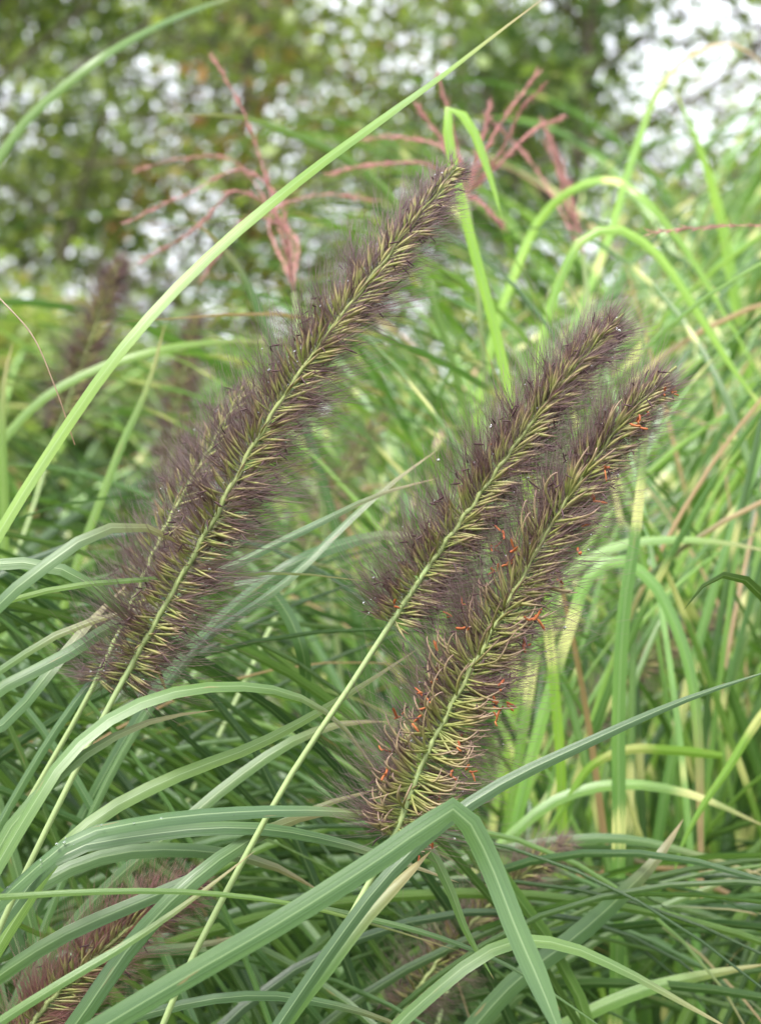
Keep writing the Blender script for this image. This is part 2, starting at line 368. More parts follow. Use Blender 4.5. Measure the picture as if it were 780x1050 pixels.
    # rust anthers
    if orange:
        wgt = np.interp(ts, [0, 0.2, 0.55, 0.9, 1], [1, 1.0, 0.45, 0.4, 0.1]); wgt = wgt / wgt.sum()
        for i in R.choice(n, orange, replace=False, p=wgt):
            m_b = MB(); q = Bs[i] + D[i] * sl[i] * (0.7 + 0.6 * R.rand()) + Fi[i] * 0.001; kk = R.randint(2, 4)
            lance(m_b, np.repeat(q[None], kk, 0) + R.randn(kk, 3) * 0.0004, nrm(D[i] * 0.5 + R.randn(kk, 3) * 0.8), 0.0015 + 0.0014 * R.rand(kk), R.randn(kk, 3) * 0.0007,
                  0.00028 + 0.00018 * R.rand(kk), ([0, 0.15, 0.5, 0.85, 1], [0.5, 0.9, 0.75, 1, 0.5]), 6, 5, tint=R.rand(kk))
            m_b.build('anther', M_anth, e)
    if dew:
        ii = R.randint(0, N, dew); jj = R.randint(1, 5, dew)
        m_b = MB(); balls(m_b, CB[ii, jj], (0.20 + 0.30 * R.rand(dew) ** 2) * 1e-3); tag(m_b.build('dew', M_dew, e), kind='stuff')
    return e

RP = lambda dx=0, dy=0: ROOT_P + np.array([dx, dy, 0])
spike('large dark purple flower spike leaning right across the left half, tip crossing the pink plume',
      [(125, 700, .60), (170, 620, .60), (215, 540, .60), (270, 440, .602), (330, 350, .605), (380, 285, .61), (430, 220, .62), (468, 172, .63)],
      [(0, 952, .585), (60, 826, .59)], RP(0.02, 0), len_b=25, n_sp=560, n_br=12, dew=150, orange=0, a0=100)
spike('purple flower spike in the middle, just left of the orange flecked one and overlapping it',
      [(400, 640, .60), (440, 580, .60), (490, 510, .60), (540, 440, .602), (590, 375, .605), (638, 322, .61)],
      [(196, 985, .59), (240, 900, .592), (300, 792, .595), (360, 702, .598)], RP(0.12, -0.02), len_b=24, n_sp=450, n_br=12, dew=150, orange=2, a0=88, a1=26, tipbare=0.05, sp_len=8.4)
spike('purple flower spike flecked with orange, rightmost sharp one, its base behind the folded leaf',
      [(404, 858, .585), (430, 790, .587), (470, 710, .59), (520, 620, .592), (570, 530, .595), (610, 470, .598), (650, 420, .60), (692, 376, .605)],
      [(290, 1062, .575), (340, 975, .578), (378, 905, .582)], RP(0.2, -0.05), len_b=27, n_sp=500, n_br=12, dew=190, orange=52, a0=100, a1=30, curly=0.6, tipbare=0.05, sp_len=10.0, side=0.3)
BG = 'blurred flower spikes in the background'
spike('fuzzy purple flower spike half hidden behind the left edge of the large left spike',
      [(98, 700, .66), (135, 620, .665), (175, 530, .67), (215, 460, .68), (250, 400, .69)], [(-30, 925, .65), (35, 812, .655)], RP(-0.05, 0.03), detail=False, n_sp=190, n_br=15, len_b=21, dew=60)
spike('reddish flower spike low in the bottom left corner among leaves',
      [(10, 1085, .63), (50, 1028, .635), (100, 980, .64), (150, 938, .645), (200, 905, .65)], [(-90, 1230, .62)], RP(0, .05), detail=False, n_sp=200, n_br=16, mat=M_brisred, len_b=21, group=BG, a0=80, r_b=.09)
spike('blurred brown flower spike below the hanging folded leaf, near the bottom centre',
      [(410, 1040, .74), (450, 985, .745), (495, 935, .75), (545, 888, .755), (580, 865, .76)], [(300, 1200, .72)], RP(0.3, .1), detail=False, n_sp=200, n_br=14, mat=M_brisdull, group=BG, len_b=20, r_b=.1, front=.6)
spike('blurred brown flower spike at right, right of the orange flecked spike and among striped leaves',
      [(585, 775, 1.0), (620, 715, 1.0), (660, 680, 1.0), (705, 648, 1.0), (740, 630, 1.0)], [(470, 980, .82)], RP(.45, .05), detail=False, n_sp=180, n_br=13, mat=M_brisdull, group=BG, len_b=20, r_b=.1, front=.6)
spike('dark blurred flower spike against the trees near the left edge',
      [(60, 440, 1.1), (80, 385, 1.1), (100, 330, 1.1), (122, 270, 1.1)], [(-80, 760, 1.0), (20, 560, 1.05)], RP(-.1, .25), detail=False, n_sp=240, n_br=12, group=BG, len_b=24, r_b=.12, front=.6)
spike('dark blurred upright flower spike behind the upper left of the large spike',
      [(172, 500, 1.25), (180, 440, 1.25), (188, 385, 1.25), (200, 325, 1.25)], [(90, 900, 1.15), (150, 640, 1.2)], RP(.05, .35), detail=False, n_sp=220, n_br=11, group=BG, len_b=24, r_b=.12, front=.6)
spike('blurred brown flower spike showing between the large left spike and the middle spike',
      [(305, 590, 1.15), (330, 530, 1.15), (360, 475, 1.15), (395, 425, 1.15)], [(160, 900, .9), (260, 680, .93)], RP(.2, .2), detail=False, n_sp=130, n_br=8, mat=M_brisdull, group=BG, len_b=22, r_b=.1, front=.6)


# ---------------------------------------------------------------- traced leaves
def leaf(label, pts, wpx, root='P', kind='penn', phi=0.15, phi2=None, tint=0.3, age=0.65, taper=0.55, vee=0.22, dew=0, n=64, wave=0.0, rj=(0, 0), group=None, cat='grass leaf', name='grass_leaf', base=0.65, tmax=1.0):
    P = np.array([at(*p) for p in pts]); d = P[:, 1].mean()
    if root is None: full = list(P)
    else:
        r0 = RP(*rj) if root == 'P' else np.array([root[0], root[1], 0.0]); full = rooted(P, r0)
    C = spline(full, n if root is None else n + 70)
    ln = lambda q: np.linalg.norm(np.diff(q, axis=0), axis=1).sum()
    if root is not None: taper = taper * ln(P) / ln(C)
    mb = MB(); ribbon(mb, C, wpx * TANV * d / 1050, phi, tint, age, vee, taper, base, phi2, wave, tmax=tmax, comp=True)
    o = mb.build(name, M_zeb if kind == 'zebra' else M_penn, None, C[0] * np.array([1, 1, 1]))
    if dew:
        m2 = MB(); vis = np.where((C[:, 2] > CAMZ - 0.2))[0]; q = C[R.choice(vis[:-6], dew)] + R.randn(dew, 3) * np.array([.0015, .0004, .0008]) + np.array([0, -.0006, .0008])
        balls(m2, q, (0.15 + 0.35 * R.rand(dew) ** 2) * 1e-3)
        dwo = m2.build('dew', M_dew, o); tag(dwo, kind='stuff')
    tag(o, label, cat, group or ('striped grass leaves behind the spikes' if kind == 'zebra' else 'fountain grass leaves around the spikes'))
    return o

# --- near fountain grass
leaf('long green leaf running diagonally from the left edge up to the top centre',
     [(0, 545, .57), (50, 465, .575), (130, 352, .58), (215, 262, .59), (300, 190, .60), (390, 123, .63), (455, 76, .67), (520, 26, .70), (560, -4, .72)], 11, tint=1.0, phi=.3, taper=.75, age=.75, rj=(-.1, 0))
leaf('blurred pale leaf arching across the top left corner', [(-20, 190, 1.1), (0, 160, 1.1), (30, 120, 1.1), (60, 93, 1.1), (100, 62, 1.1), (150, 32, 1.12), (200, 10, 1.15), (260, -10, 1.2)], 10, tint=.5, rj=(-.3, .3), taper=.9)
leaf('broad green leaf rising from the bottom edge, folded sharply at its middle and hanging down',
     [(60, 1082, .53), (110, 1050, .53), (180, 1008, .532), (290, 944, .535), (390, 880, .54), (446, 842, .543), (470, 829, .545), (484, 848, .545), (500, 880, .545), (530, 955, .54), (556, 1015, .535), (580, 1075, .53)], 24, phi=.12, tint=.1, taper=.12, vee=.16, n=120, rj=(.2, -.15), age=.7, tmax=.85)
leaf('narrow dark leaf passing under the fold and running out to the right edge',
     [(270, 1075, .56), (300, 1030, .56), (345, 965, .56), (395, 900, .562), (440, 855, .565), (500, 812, .57), (600, 762, .575), (700, 718, .58), (800, 684, .585)], 14, phi=.35, tint=.05, taper=.6, vee=.4, rj=(.22, -.1), age=.4)
leaf('pale broad leaf arching low beneath the large spike, bending down under the middle spike stem',
     [(-10, 900, .57), (30, 832, .57), (65, 778, .575), (110, 738, .58), (180, 709, .585), (240, 703, .59), (300, 712, .60), (345, 738, .61), (392, 800, .62)], 15, phi=.35, phi2=.7, tint=.38, taper=.85, rj=(-.02, -.05))
leaf('yellow green leaf sweeping up rightwards beneath the arching pale broad leaf',
     [(-10, 985, .60), (30, 920, .60), (65, 868, .60), (110, 832, .605), (180, 796, .61), (260, 765, .62), (330, 728, .63), (385, 694, .64), (430, 664, .65)], 14, tint=.75, phi=.35, taper=.7)
leaf('leaf beaded with dew drops lying almost level across the middle spike stem',
     [(20, 905, .57), (80, 858, .57), (150, 842, .575), (250, 832, .58), (330, 831, .585), (390, 836, .59), (440, 848, .60)], 13, tint=.0, phi=.6, taper=.6, dew=34, rj=(0, -.03), vee=.4)
leaf('dark green leaf arching just under the dew beaded leaf', [(10, 935, .59), (60, 878, .59), (150, 856, .595), (260, 849, .60), (340, 862, .61), (400, 880, .62), (470, 905, .63)], 13, tint=.05, phi=.5, taper=.6)
leaf('dusky leaf arching low at left over the reddish corner spike', [(-10, 960, .63), (30, 915, .63), (100, 880, .635), (200, 872, .64), (280, 888, .65), (330, 915, .66)], 15, tint=.1, phi=.3)
leaf('thin straight yellowish leaf running level across the lower left over the corner spike', [(-30, 922, .555), (0, 920, .56), (80, 915, .56), (200, 915, .565), (290, 925, .57), (390, 950, .58), (470, 975, .59)], 6.5, tint=.6, phi=.2, taper=.9)
leaf('long leaf from the bottom left corner rising under the middle spike stem', [(-40, 1030, .60), (0, 1000, .60), (60, 962, .60), (140, 926, .605), (200, 900, .61), (262, 858, .615), (330, 826, .62), (400, 806, .63)], 15, tint=.15, phi=.3, taper=.7)
leaf('broad grey green leaf rising steeply from the bottom edge, left of the folded one', [(60, 1075, .585), (92, 1030, .585), (130, 975, .588), (185, 915, .59), (250, 865, .60), (310, 838, .61), (360, 832, .62)], 19, tint=.05, phi=.15, taper=.6, rj=(.05, 0))
leaf('leaf running from the bottom left corner parallel above the broad folded leaf', [(-20, 1062, .56), (0, 1048, .56), (60, 1010, .56), (130, 968, .565), (200, 920, .57), (262, 872, .575)], 10, tint=.4, phi=.2, taper=.8, rj=(0, -.1))
leaf('pale curved leaf lying along the very bottom, right of the folded leaf base', [(90, 1060, .60), (160, 1037, .60), (220, 1024, .60), (280, 1021, .605), (340, 1030, .61), (400, 1048, .62), (440, 1068, .63)], 10, tint=0, phi=.3, taper=.6, rj=(.1, -.05))
leaf('short dark leaf crossing the bottom left corner behind the long stems', [(-20, 1000, .7), (30, 985, .7), (80, 978, .7), (150, 975, .7), (210, 968, .71), (270, 955, .72)], 10, tint=0, phi=.3)
leaf('broad pale leaf fanning at the left edge beneath the long straight stem', [(-60, 980, .57), (-30, 930, .57), (10, 850, .572), (55, 800, .575), (100, 765, .58), (160, 738, .585), (220, 728, .59)], 15, tint=.3, phi=.3, taper=.8, rj=(-.05, -.05))
leaf('bright narrow leaf crossing behind the middle stem, pointing to the orange flecked spike base', [(120, 900, .66), (180, 850, .66), (240, 800, .665), (300, 760, .67), (350, 742, .68), (400, 740, .69)], 12, tint=.2, phi=.3)
leaf('small green leaf with a blunt tip hanging from the fold towards the bottom centre', [(415, 845, .60), (438, 868, .60), (458, 905, .60), (478, 955, .60), (506, 1004, .602)], 11, root=None, tint=.4, phi=.2, taper=.8, age=.8)
leaf('arched leaf bent at its top near the bottom right of centre, pale underside showing', [(385, 1075, .56), (410, 1048, .56), (450, 1012, .56), (495, 978, .562), (528, 964, .565), (575, 968, .57), (640, 995, .575), (700, 1028, .58), (760, 1062, .585)], 14, tint=.45, phi=.25, phi2=.75, taper=.7, rj=(.2, -.15))
leaf('thin dark leaf slanting down across the bottom centre', [(300, 925, .62), (370, 940, .62), (440, 958, .62), (520, 990, .62), (590, 1035, .62), (640, 1070, .62)], 6, root=None, tint=.2, phi=.3, taper=.9)
leaf('upright green leaf at the bottom, hugging the orange flecked spike stem', [(270, 1085, .57), (300, 1036, .57), (340, 985, .572), (372, 942, .575), (420, 893, .58), (442, 872, .585)], 14, tint=.35, phi=.5, taper=.35, vee=.5, rj=(.2, -.08))
leaf('wide pale leaf entering from the left edge at mid height and curling down', [(-60, 590, .60), (0, 577, .60), (40, 578, .60), (80, 590, .60), (115, 615, .60), (150, 660, .61), (175, 720, .62)], 12, tint=.25, phi=.5, rj=(-.4, 0), taper=.6)
leaf('pale grooved leaf rising from the left edge to the lower fringe of the large spike', [(-20, 640, .585), (0, 618, .585), (40, 585, .587), (85, 553, .59), (125, 539, .595), (165, 545, .60), (205, 575, .61)], 14, tint=.1, phi=.3, rj=(-.25, 0), taper=.75)
leaf('thin yellow green leaf running level into the large spike from the left edge', [(-20, 622, .59), (0, 618, .59), (60, 603, .595), (150, 594, .60), (230, 590, .61), (300, 588, .62), (390, 598, .63)], 6, tint=.9, phi=.2, rj=(-.3, 0), taper=.9)
leaf('grey green leaf crossing the foot of the large spike from lower left', [(-30, 730, .60), (10, 700, .60), (60, 676, .605), (100, 650, .61), (140, 628, .62), (200, 612, .64)], 13, tint=.1, phi=.3, rj=(-.2, 0))
leaf('slim leaf at the left edge rising towards the foot of the large spike', [(-20, 700, .62), (0, 688, .62), (50, 655, .62), (110, 632, .625), (160, 620, .63)], 8, tint=.25, phi=.3, rj=(-.3, 0))
leaf('leaf low at the left edge passing under the two stems', [(-30, 760, .64), (0, 745, .64), (50, 690, .64), (90, 640, .65), (130, 600, .66)], 12, tint=.0, phi=.4, rj=(-.2, 0))
leaf('pale leaf beaded with tiny drops emerging right of the large spike and rising rightwards', [(150, 640, .66), (200, 600, .66), (265, 566, .66), (330, 534, .66), (390, 506, .67), (450, 490, .68)], 9, tint=0, phi=.5, dew=16, vee=.4, taper=.7)
leaf('dark straight leaf slanting behind the middle of the picture between the two big spikes', [(180, 690, .69), (210, 655, .69), (260, 620, .69), (300, 590, .69), (345, 545, .695), (395, 500, .70), (450, 460, .71)], 8, tint=.1, phi=.6, vee=.4)
leaf('blue green leaf curving right from the large spike to the middle spike', [(220, 640, .72), (260, 605, .72), (300, 578, .72), (350, 558, .73), (400, 548, .74), (470, 560, .75)], 13, tint=.05, phi=.3)
leaf('hanging leaf arched over right of the large spike foot', [(240, 600, .74), (270, 600, .74), (290, 622, .74), (308, 660, .74), (314, 720, .75), (310, 780, .75)], 13, root=None, tint=0, phi=.3)
# --- striped grass
ZR = (0.42, 1.25); ZL = (-0.15, 1.45); ZF = (0.65, 1.7)
leaf('bright green broad leaf sloping from upper right centre to the right edge', [(480, 470, 1.15), (520, 300, 1.15), (560, 215, 1.15), (618, 184, 1.12), (650, 195, 1.1), (695, 245, 1.1), (740, 318, 1.1), (790, 405, 1.1)], 9, root=ZL, kind='zebra', tint=.75, age=.95, tmax=.88, phi=.3, taper=.5)
leaf('bright leaf with one cream band arching over at upper right, above the middle spike tip', [(548, 420, 1.0), (556, 350, 1.0), (575, 285, 1.0), (600, 243, 1.0), (630, 234, 1.0), (662, 250, 1.0), (692, 285, 1.0), (722, 332, 1.0), (758, 388, 1.0), (800, 440, 1.0)], 9, root=(0.1, 1.1), kind='zebra', tint=.75, age=.95, tmax=.88, phi=.6, phi2=.15, taper=.45)
leaf('tall pale arch reaching nearly to the top right corner', [(560, 420, 1.3), (590, 330, 1.3), (625, 240, 1.3), (652, 150, 1.3), (675, 92, 1.3), (705, 58, 1.3), (745, 44, 1.3), (800, 80, 1.3)], 8, root=ZL, kind='zebra', tint=.5, age=1, phi=.5)
leaf('upright leaf hooked at its top beside the tall pale arch', [(770, 400, 1.3), (752, 300, 1.3), (735, 210, 1.3), (712, 140, 1.3), (694, 98, 1.3), (690, 88, 1.3)], 10, root=ZR, kind='zebra', tint=.9, age=.95, tmax=.88, phi=.3)
leaf('bright green leaf folded over at its tip above the large spike tip', [(525, 420, .85), (505, 330, .85), (485, 255, .85), (468, 185, .85), (459, 120, .85), (461, 107, .85), (478, 122, .85), (497, 165, .85), (515, 225, .85)], 10, root=ZL, kind='zebra', tint=.9, age=.95, tmax=.88, phi=.25, n=110, taper=.25)
leaf('pale blurred leaf pointing up left behind the large spike top', [(320, 460, 1.0), (295, 390, 1.0), (270, 330, 1.0), (245, 275, 1.0), (215, 240, 1.0), (192, 222, 1.0)], 10, root=ZL, kind='penn', tint=.1, phi=.2)
leaf('thin green leaf drooping leftwards among the pink racemes at upper left', [(440, 300, 1.1), (400, 200, 1.1), (340, 155, 1.1), (300, 138, 1.1), (250, 121, 1.1), (180, 118, 1.1)], 8, root=ZL, kind='penn', tint=.6, phi=.3)
leaf('yellow leaf curving away left of the large spike', [(-30, 500, 1.0), (0, 455, 1.0), (45, 408, 1.0), (95, 380, 1.0), (150, 362, 1.0), (230, 350, 1.02), (300, 352, 1.04)], 9, root=(-0.6, 1.1), tint=1.0, phi=.3)
leaf('bright upright leaf at the left edge', [(2, 620, .95), (4, 520, .95), (2, 440, .95), (6, 380, .95), (14, 350, .95)], 11, root=(-.5, 1.0), tint=.8, phi=.3)
leaf('bright green leaf leaning beside the diagonal leaf at far left', [(60, 640, .9), (85, 560, .9), (108, 500, .9), (125, 455, .9), (150, 400, .9), (170, 330, .9)], 9, root=(-.4, 1.0), tint=.85, phi=.3)
leaf('wide pale upright leaf in the middle of the right side', [(632, 980, .82), (634, 850, .82), (634, 720, .82), (640, 620, .82), (652, 540, .82), (660, 460, .82), (672, 380, .82)], 14, root=ZR, kind='zebra', tint=.25, phi=.2, taper=.5)
leaf('pale leaf arched over and hanging down right of the orange flecked spike', [(560, 720, .86), (585, 640, .86), (605, 590, .86), (630, 573, .86), (662, 590, .86), (690, 635, .86), (708, 690, .86), (716, 760, .86), (718, 850, .86), (720, 960, .86)], 12, root=(.1, .9), kind='zebra', tint=.3, phi=.3, taper=.5, n=90, age=1)
leaf('curved leaf with a cream stretch crossing the right side level with the orange spike middle', [(540, 720, .9), (555, 640, .9), (580, 590, .9), (625, 562, .9), (690, 553, .9), (740, 556, .9), (800, 568, .9)], 10, root=(.05, .86), kind='zebra', tint=.6, phi=.5)
leaf('sharp leaf near the right edge with a pale curled tip', [(840, 760, .66), (810, 650, .66), (782, 612, .655), (762, 594, .65), (740, 590, .645), (718, 603, .64), (700, 626, .64)], 13, root=(.45, .8), tint=.7, phi=.4, taper=.7, age=.2)
leaf('leaf with a brown tip hanging at lower right, lower end pale', [(820, 690, .8), (780, 735, .8), (745, 790, .8), (718, 830, .8), (697, 872, .8), (688, 908, .8)], 10, root=None, kind='zebra', tint=.6, phi=.2, age=1, taper=.8)
leaf('straw tipped leaf pointing down left in the lower right centre', [(740, 775, .85), (690, 770, .85), (640, 770, .85), (606, 786, .85), (580, 825, .85), (553, 865, .85), (534, 890, .85)], 10, root=None, kind='zebra', tint=.8, phi=.3, age=1, taper=.7)
leaf('yellow edged leaf rising to the right edge near the bottom right corner', [(540, 1075, .75), (600, 1040, .75), (660, 1015, .75), (720, 1000, .75), (790, 988, .75)], 14, root=(.1, .8), kind='zebra', tint=.5, phi=.3)
leaf('slim leaf crossing the lower right from lower left to the right edge', [(560, 1000, .8), (620, 960, .8), (690, 925, .8), (740, 905, .8), (800, 885, .8)], 7, root=(.1, .9), kind='penn', tint=.3, phi=.3)
leaf('arched leaf over the lower right, dark underside to the right edge', [(480, 900, .85), (520, 860, .85), (570, 820, .85), (630, 804, .85), (700, 812, .85), (790, 850, .85)], 11, root=(.0, .95), kind='zebra', tint=.45, phi=.4)
leaf('broad grey green leaf rising from bottom centre to the right behind the bent arched leaf', [(480, 1060, .72), (530, 1005, .72), (590, 960, .72), (640, 915, .72), (672, 882, .72), (700, 840, .73)], 20, root=(.0, .8), tint=.05, phi=.2)
leaf('level green leaf through the lower centre right of the fold', [(430, 900, .78), (500, 875, .78), (570, 862, .78), (640, 860, .78), (720, 878, .78), (790, 900, .78)], 10, root=(-.1, .9), tint=.25, phi=.3)

# ---------------------------------------------------------------- grass clumps (procedural leaves)
def clear_of_view(C, dmin, wmin=0.0, xmax=2000):
    """no procedural leaf may pass in front of the sharp spikes"""
    x, y = px(C); ceil_ = ((y < wmin) & (x > -60) & (x < 840)).any() or ((x > xmax) & (x < 840) & (y < 860) & (y > 0)).any()
    inside = (x > -40) & (x < 820) & (y > -40) & (y < 1090) & (C[:, 1] < dmin)
    near = (C[:, 1] < 0.3) & (C[:, 2] > 0.7) & (np.abs(C[:, 0]) < 0.3)
    return not (inside.any() or near.any() or ceil_)

def fountain_clump(label, root, n, spread, L=(0.75, 1.2), lean=(0.15, 1.0), azc=0.0, azw=math.pi, dmin=0.68, wid=(1.8, 5.2), tint=(0, .55), aim=None, ymin=480, xmax=2000):
    e = empty('fountain_grass_clump', (root[0], root[1], 0), label, 'ornamental grass', 'fountain grass clumps')
    items = []; tries = 0
    if aim:
        nd, x0, x1, y0, y1, d0, d1, pr = aim; k_ = 0
        while len(items) < nd and k_ < nd * 12:
            k_ += 1
            q = at(x0 + (x1 - x0) * R.rand(), y0 + (y1 - y0) * R.rand(), d0 + (d1 - d0) * R.rand())
            az_ = (0 if R.rand() < pr else math.pi) + R.randn() * 0.45; a0_ = rad(20 + 55 * R.rand()) if pr > .6 else rad(42 + 45 * R.rand()); a1_ = a0_ - rad(35 + 85 * R.rand()) * (1 if pr > .6 else .8); Lv = 0.22 + 0.25 * R.rand()
            m = 6; ang = np.linspace(a0_, a1_, m); dd = np.stack([np.cos(ang) * math.cos(az_), np.cos(ang) * math.sin(az_), np.sin(ang)], 1) * Lv / (m - 1)
            V_ = q + np.vstack([[0, 0, 0], np.cumsum(dd[:-1], 0)])
            base_ = np.array([root[0], root[1], 0]) + np.append(R.randn(2) * 0.06, 0)
            if az_ > 1.6 and az_ < 4.7: base_ = base_ + np.array([0.25, 0, 0])
            C = spline(rooted(V_, base_), 64)
            if not clear_of_view(C, dmin, ymin, xmax): continue
            items.append((50 + 20 * R.rand(), C, (wid[0] + (wid[1] - wid[0]) * R.rand()) * 1e-3, R.rand() * 0.9 - .2, tint[0] + (tint[1] - tint[0]) * R.rand() ** 1.5, R.rand()))
    nd0 = len(items)
    while len(items) < n + nd0 and tries < n * 12:
        tries += 1
        az_ = azc + (R.rand() * 2 - 1) * azw; d = np.array([math.cos(az_), math.sin(az_), 0])
        b = np.array([root[0], root[1], 0]) + d * R.rand() * spread + np.append(R.randn(2) * 0.03, 0)
        Ln = L[0] + (L[1] - L[0]) * R.rand(); a = rad(90) - (0.05 + 0.4 * R.rand()); droop = lean[0] + (lean[1] - lean[0]) * R.rand()
        m = 36; ang = a - (a + droop) * (np.linspace(0, 1, m) ** (1.4 + R.rand())); st = Ln / (m - 1)
        az2 = az_ + R.randn() * 0.3 * np.linspace(0, 1, m)
        dd = np.stack([np.cos(ang) * np.cos(az2), np.cos(ang) * np.sin(az2), np.sin(ang)], 1) * st
        C = b + np.vstack([[0, 0, 0], np.cumsum(dd[:-1], 0)])
        C[:, 2] = np.maximum(C[:, 2], 0.01)
        if not clear_of_view(C, dmin, ymin, xmax): continue
        x, y = px(C); vis = ((x > 0) & (x < 780) & (y > 0) & (y < 1050) & (C[:, 1] > .2)).sum() / np.maximum(C[:, 1].mean(), .3)
        items.append((vis, C, (wid[0] + (wid[1] - wid[0]) * R.rand()) * 1e-3, R.rand() * 0.9 - .2, tint[0] + (tint[1] - tint[0]) * R.rand() ** 1.5, R.rand()))
    items.sort(key=lambda q: -q[0]); rest = MB()
    for i, (vis, C, wd, ph, ti, ag) in enumerate(items):
        mb = MB() if i < 90 else rest
        ribbon(mb, C, wd, ph, ti, ag, 0.3, 0.3 if vis >= 50 else 0.5, tmax=1.0 + 0.2 * (R.rand() < .05) * R.rand(), wave=0.15, upref=nrm(np.array([C[-1, 1] - C[0, 1] + .01, -(C[-1, 0] - C[0, 0]), 0.0]) * 0 + np.array([0.0, 1.0, 0.35])))
        if i < 90: mb.build('leaf', M_penn, e)
    if len(items) > 90: tag(rest.build('foliage', M_penn, e), kind='stuff')
    return e

def zebra_clump(label, root, nc, H=(1.0, 1.5), rb=0.12, Ll=(0.4, 0.8), per=8, dmin=0.8, wid=(4, 9), tilt=0.18, tint=(0.1, .8), aim=None):
    e = empty('zebra_grass_clump', (root[0], root[1], 0), label, 'ornamental grass', 'striped zebra grass clumps')
    items = []; culms = []
    if aim:
        nd, x0, x1, y0, y1, d0, d1, rot, ymn = aim; k_ = 0
        while len(items) < nd and k_ < nd * 12:
            k_ += 1
            q = at(x0 + (x1 - x0) * R.rand(), y0 + (y1 - y0) * R.rand(), d0 + (d1 - d0) * R.rand())
            az_ = (0 if R.rand() < .5 else math.pi) + R.randn() * 0.7; a0_ = rad(66 + 24 * R.rand()); a1_ = a0_ - rad(8 + 125 * R.rand() ** 1.3); Lv = (0.28 + 0.3 * R.rand()) * (d0 + d1) / 2.6
            m = 7; ang = a0_ + (a1_ - a0_) * np.linspace(0, 1, m) ** 1.3; dd = np.stack([np.cos(ang) * math.cos(az_), np.cos(ang) * math.sin(az_), np.sin(ang)], 1) * Lv / (m - 1)
            V_ = q + np.vstack([[0, 0, 0], np.cumsum(dd[:-1], 0)])
            base_ = np.array([q[0] * rot + root[0] * (1 - rot), q[1] * rot + root[1] * (1 - rot), 0]) + np.append(R.randn(2) * 0.04, 0)
            C = spline(rooted(V_, base_), 64)
            if not clear_of_view(C, dmin, ymn): continue
            items.append((50 + 20 * R.rand(), C, (wid[0] + (wid[1] - wid[0]) * R.rand()) * 1e-3, R.rand() * 0.9 - .1, tint[0] + (tint[1] - tint[0]) * R.rand(), R.rand()))
    for c in range(nc):
        az_ = R.rand() * 6.283; rr = math.sqrt(R.rand()); h = H[0] + (H[1] - H[0]) * R.rand()
        b = np.array([root[0] + rb * rr * math.cos(az_), root[1] + rb * rr * math.sin(az_), 0])
        out_ = np.array([math.cos(az_), math.sin(az_), 0]) * rr * tilt * h + np.append(R.randn(2) * 0.03, 0)
        t = np.linspace(0, 1, 14)[:, None]; C = b + out_ * t ** 1.7 + np.array([0, 0, h]) * t
        if not clear_of_view(C, dmin): continue
        culms.append(C)
        for k in range(per):
            f = 0.25 + 0.75 * (k + R.rand()) / per; i0 = int(f * 13); p = C[i0]
            a2 = (0 if k % 2 else math.pi) + az_ * 3 + R.randn() * 0.5; Ln = (Ll[0] + (Ll[1] - Ll[0]) * R.rand())
            a = rad(82) - R.rand() * 0.45; droop = (R.rand() ** 1.3) * 1.3 - .25 - (0.5 if f > .9 else 0); m = 26
            ang = a - (a + droop) * np.linspace(0, 1, m) ** (1.6 + R.rand()); az2 = a2 + R.randn() * 0.25 * np.linspace(0, 1, m)
            dd = np.stack([np.cos(ang) * np.cos(az2), np.cos(ang) * np.sin(az2), np.sin(ang)], 1) * Ln / (m - 1)
            D = p + np.vstack([[0, 0, 0], np.cumsum(dd[:-1], 0)])
            if not clear_of_view(D, dmin) or D[:, 2].min() < 0: continue
            x, y = px(D); vis = ((x > 0) & (x < 780) & (y > 0) & (y < 1050)).sum() / D[:, 1].mean()
            items.append((vis, D, (wid[0] + (wid[1] - wid[0]) * R.rand()) * 1e-3, R.rand() * 0.9 - .1, tint[0] + (tint[1] - tint[0]) * R.rand(), R.rand()))
    for C in culms:
        mb = MB(); tube(mb, C, np.linspace(3.2, 1.6, len(C)) * 1e-3, 6); mb.build('culm', M_stem, e)
    items.sort(key=lambda q: -q[0]); rest = MB()
    for i, (vis, C, wd, ph, ti, ag) in enumerate(items):
        mb = MB() if i < 90 else rest
        ribbon(mb, C, wd, ph, ti, ag, 0.25, 0.4 if vis >= 50 else 0.65, tmax=1.0 + 0.3 * (R.rand() < .08) * R.rand(), base=0.5, wave=0.15, upref=np.array([0.0, 1.0, 0.25]))
        if i < 90: mb.build('leaf', M_zeb, e)
    if len(items) > 90: tag(rest.build('foliage', M_zeb, e), kind='stuff')
    return e

fountain_clump('nearest fountain grass clump at lower left, from which the sharp spikes grow', (-0.42, 0.85), 200, 0.10, ymin=540, xmax=540, aim=(190, -120, 420, 600, 1120, .70, .95, .9), L=(0.9, 1.4), azc=0.25, azw=1.3, lean=(-.2, .7))
fountain_clump('fountain grass clump behind the nearest one, under the large spike', (-0.25, 1.15), 180, 0.12, ymin=470, xmax=560, aim=(170, -80, 560, 600, 1120, .9, 1.3, .65), L=(0.8, 1.3), lean=(-.1, .8), dmin=.75)
fountain_clump('fountain grass clump under the orange flecked spike, filling the bottom centre', (0.10, 1.0), 100, 0.12, ymin=700, xmax=600, aim=(130, 200, 640, 800, 1120, .74, 1.1, .55), L=(0.7, 1.15), lean=(-.2, .7), dmin=.72)
fountain_clump('fountain grass clump in the bottom right corner, under the striped leaves', (0.38, 1.1), 50, 0.12, ymin=800, aim=(80, 420, 900, 850, 1100, .78, 1.2, .45), L=(0.7, 1.1), lean=(-.2, .7), dmin=.74, tint=(.1, .7))
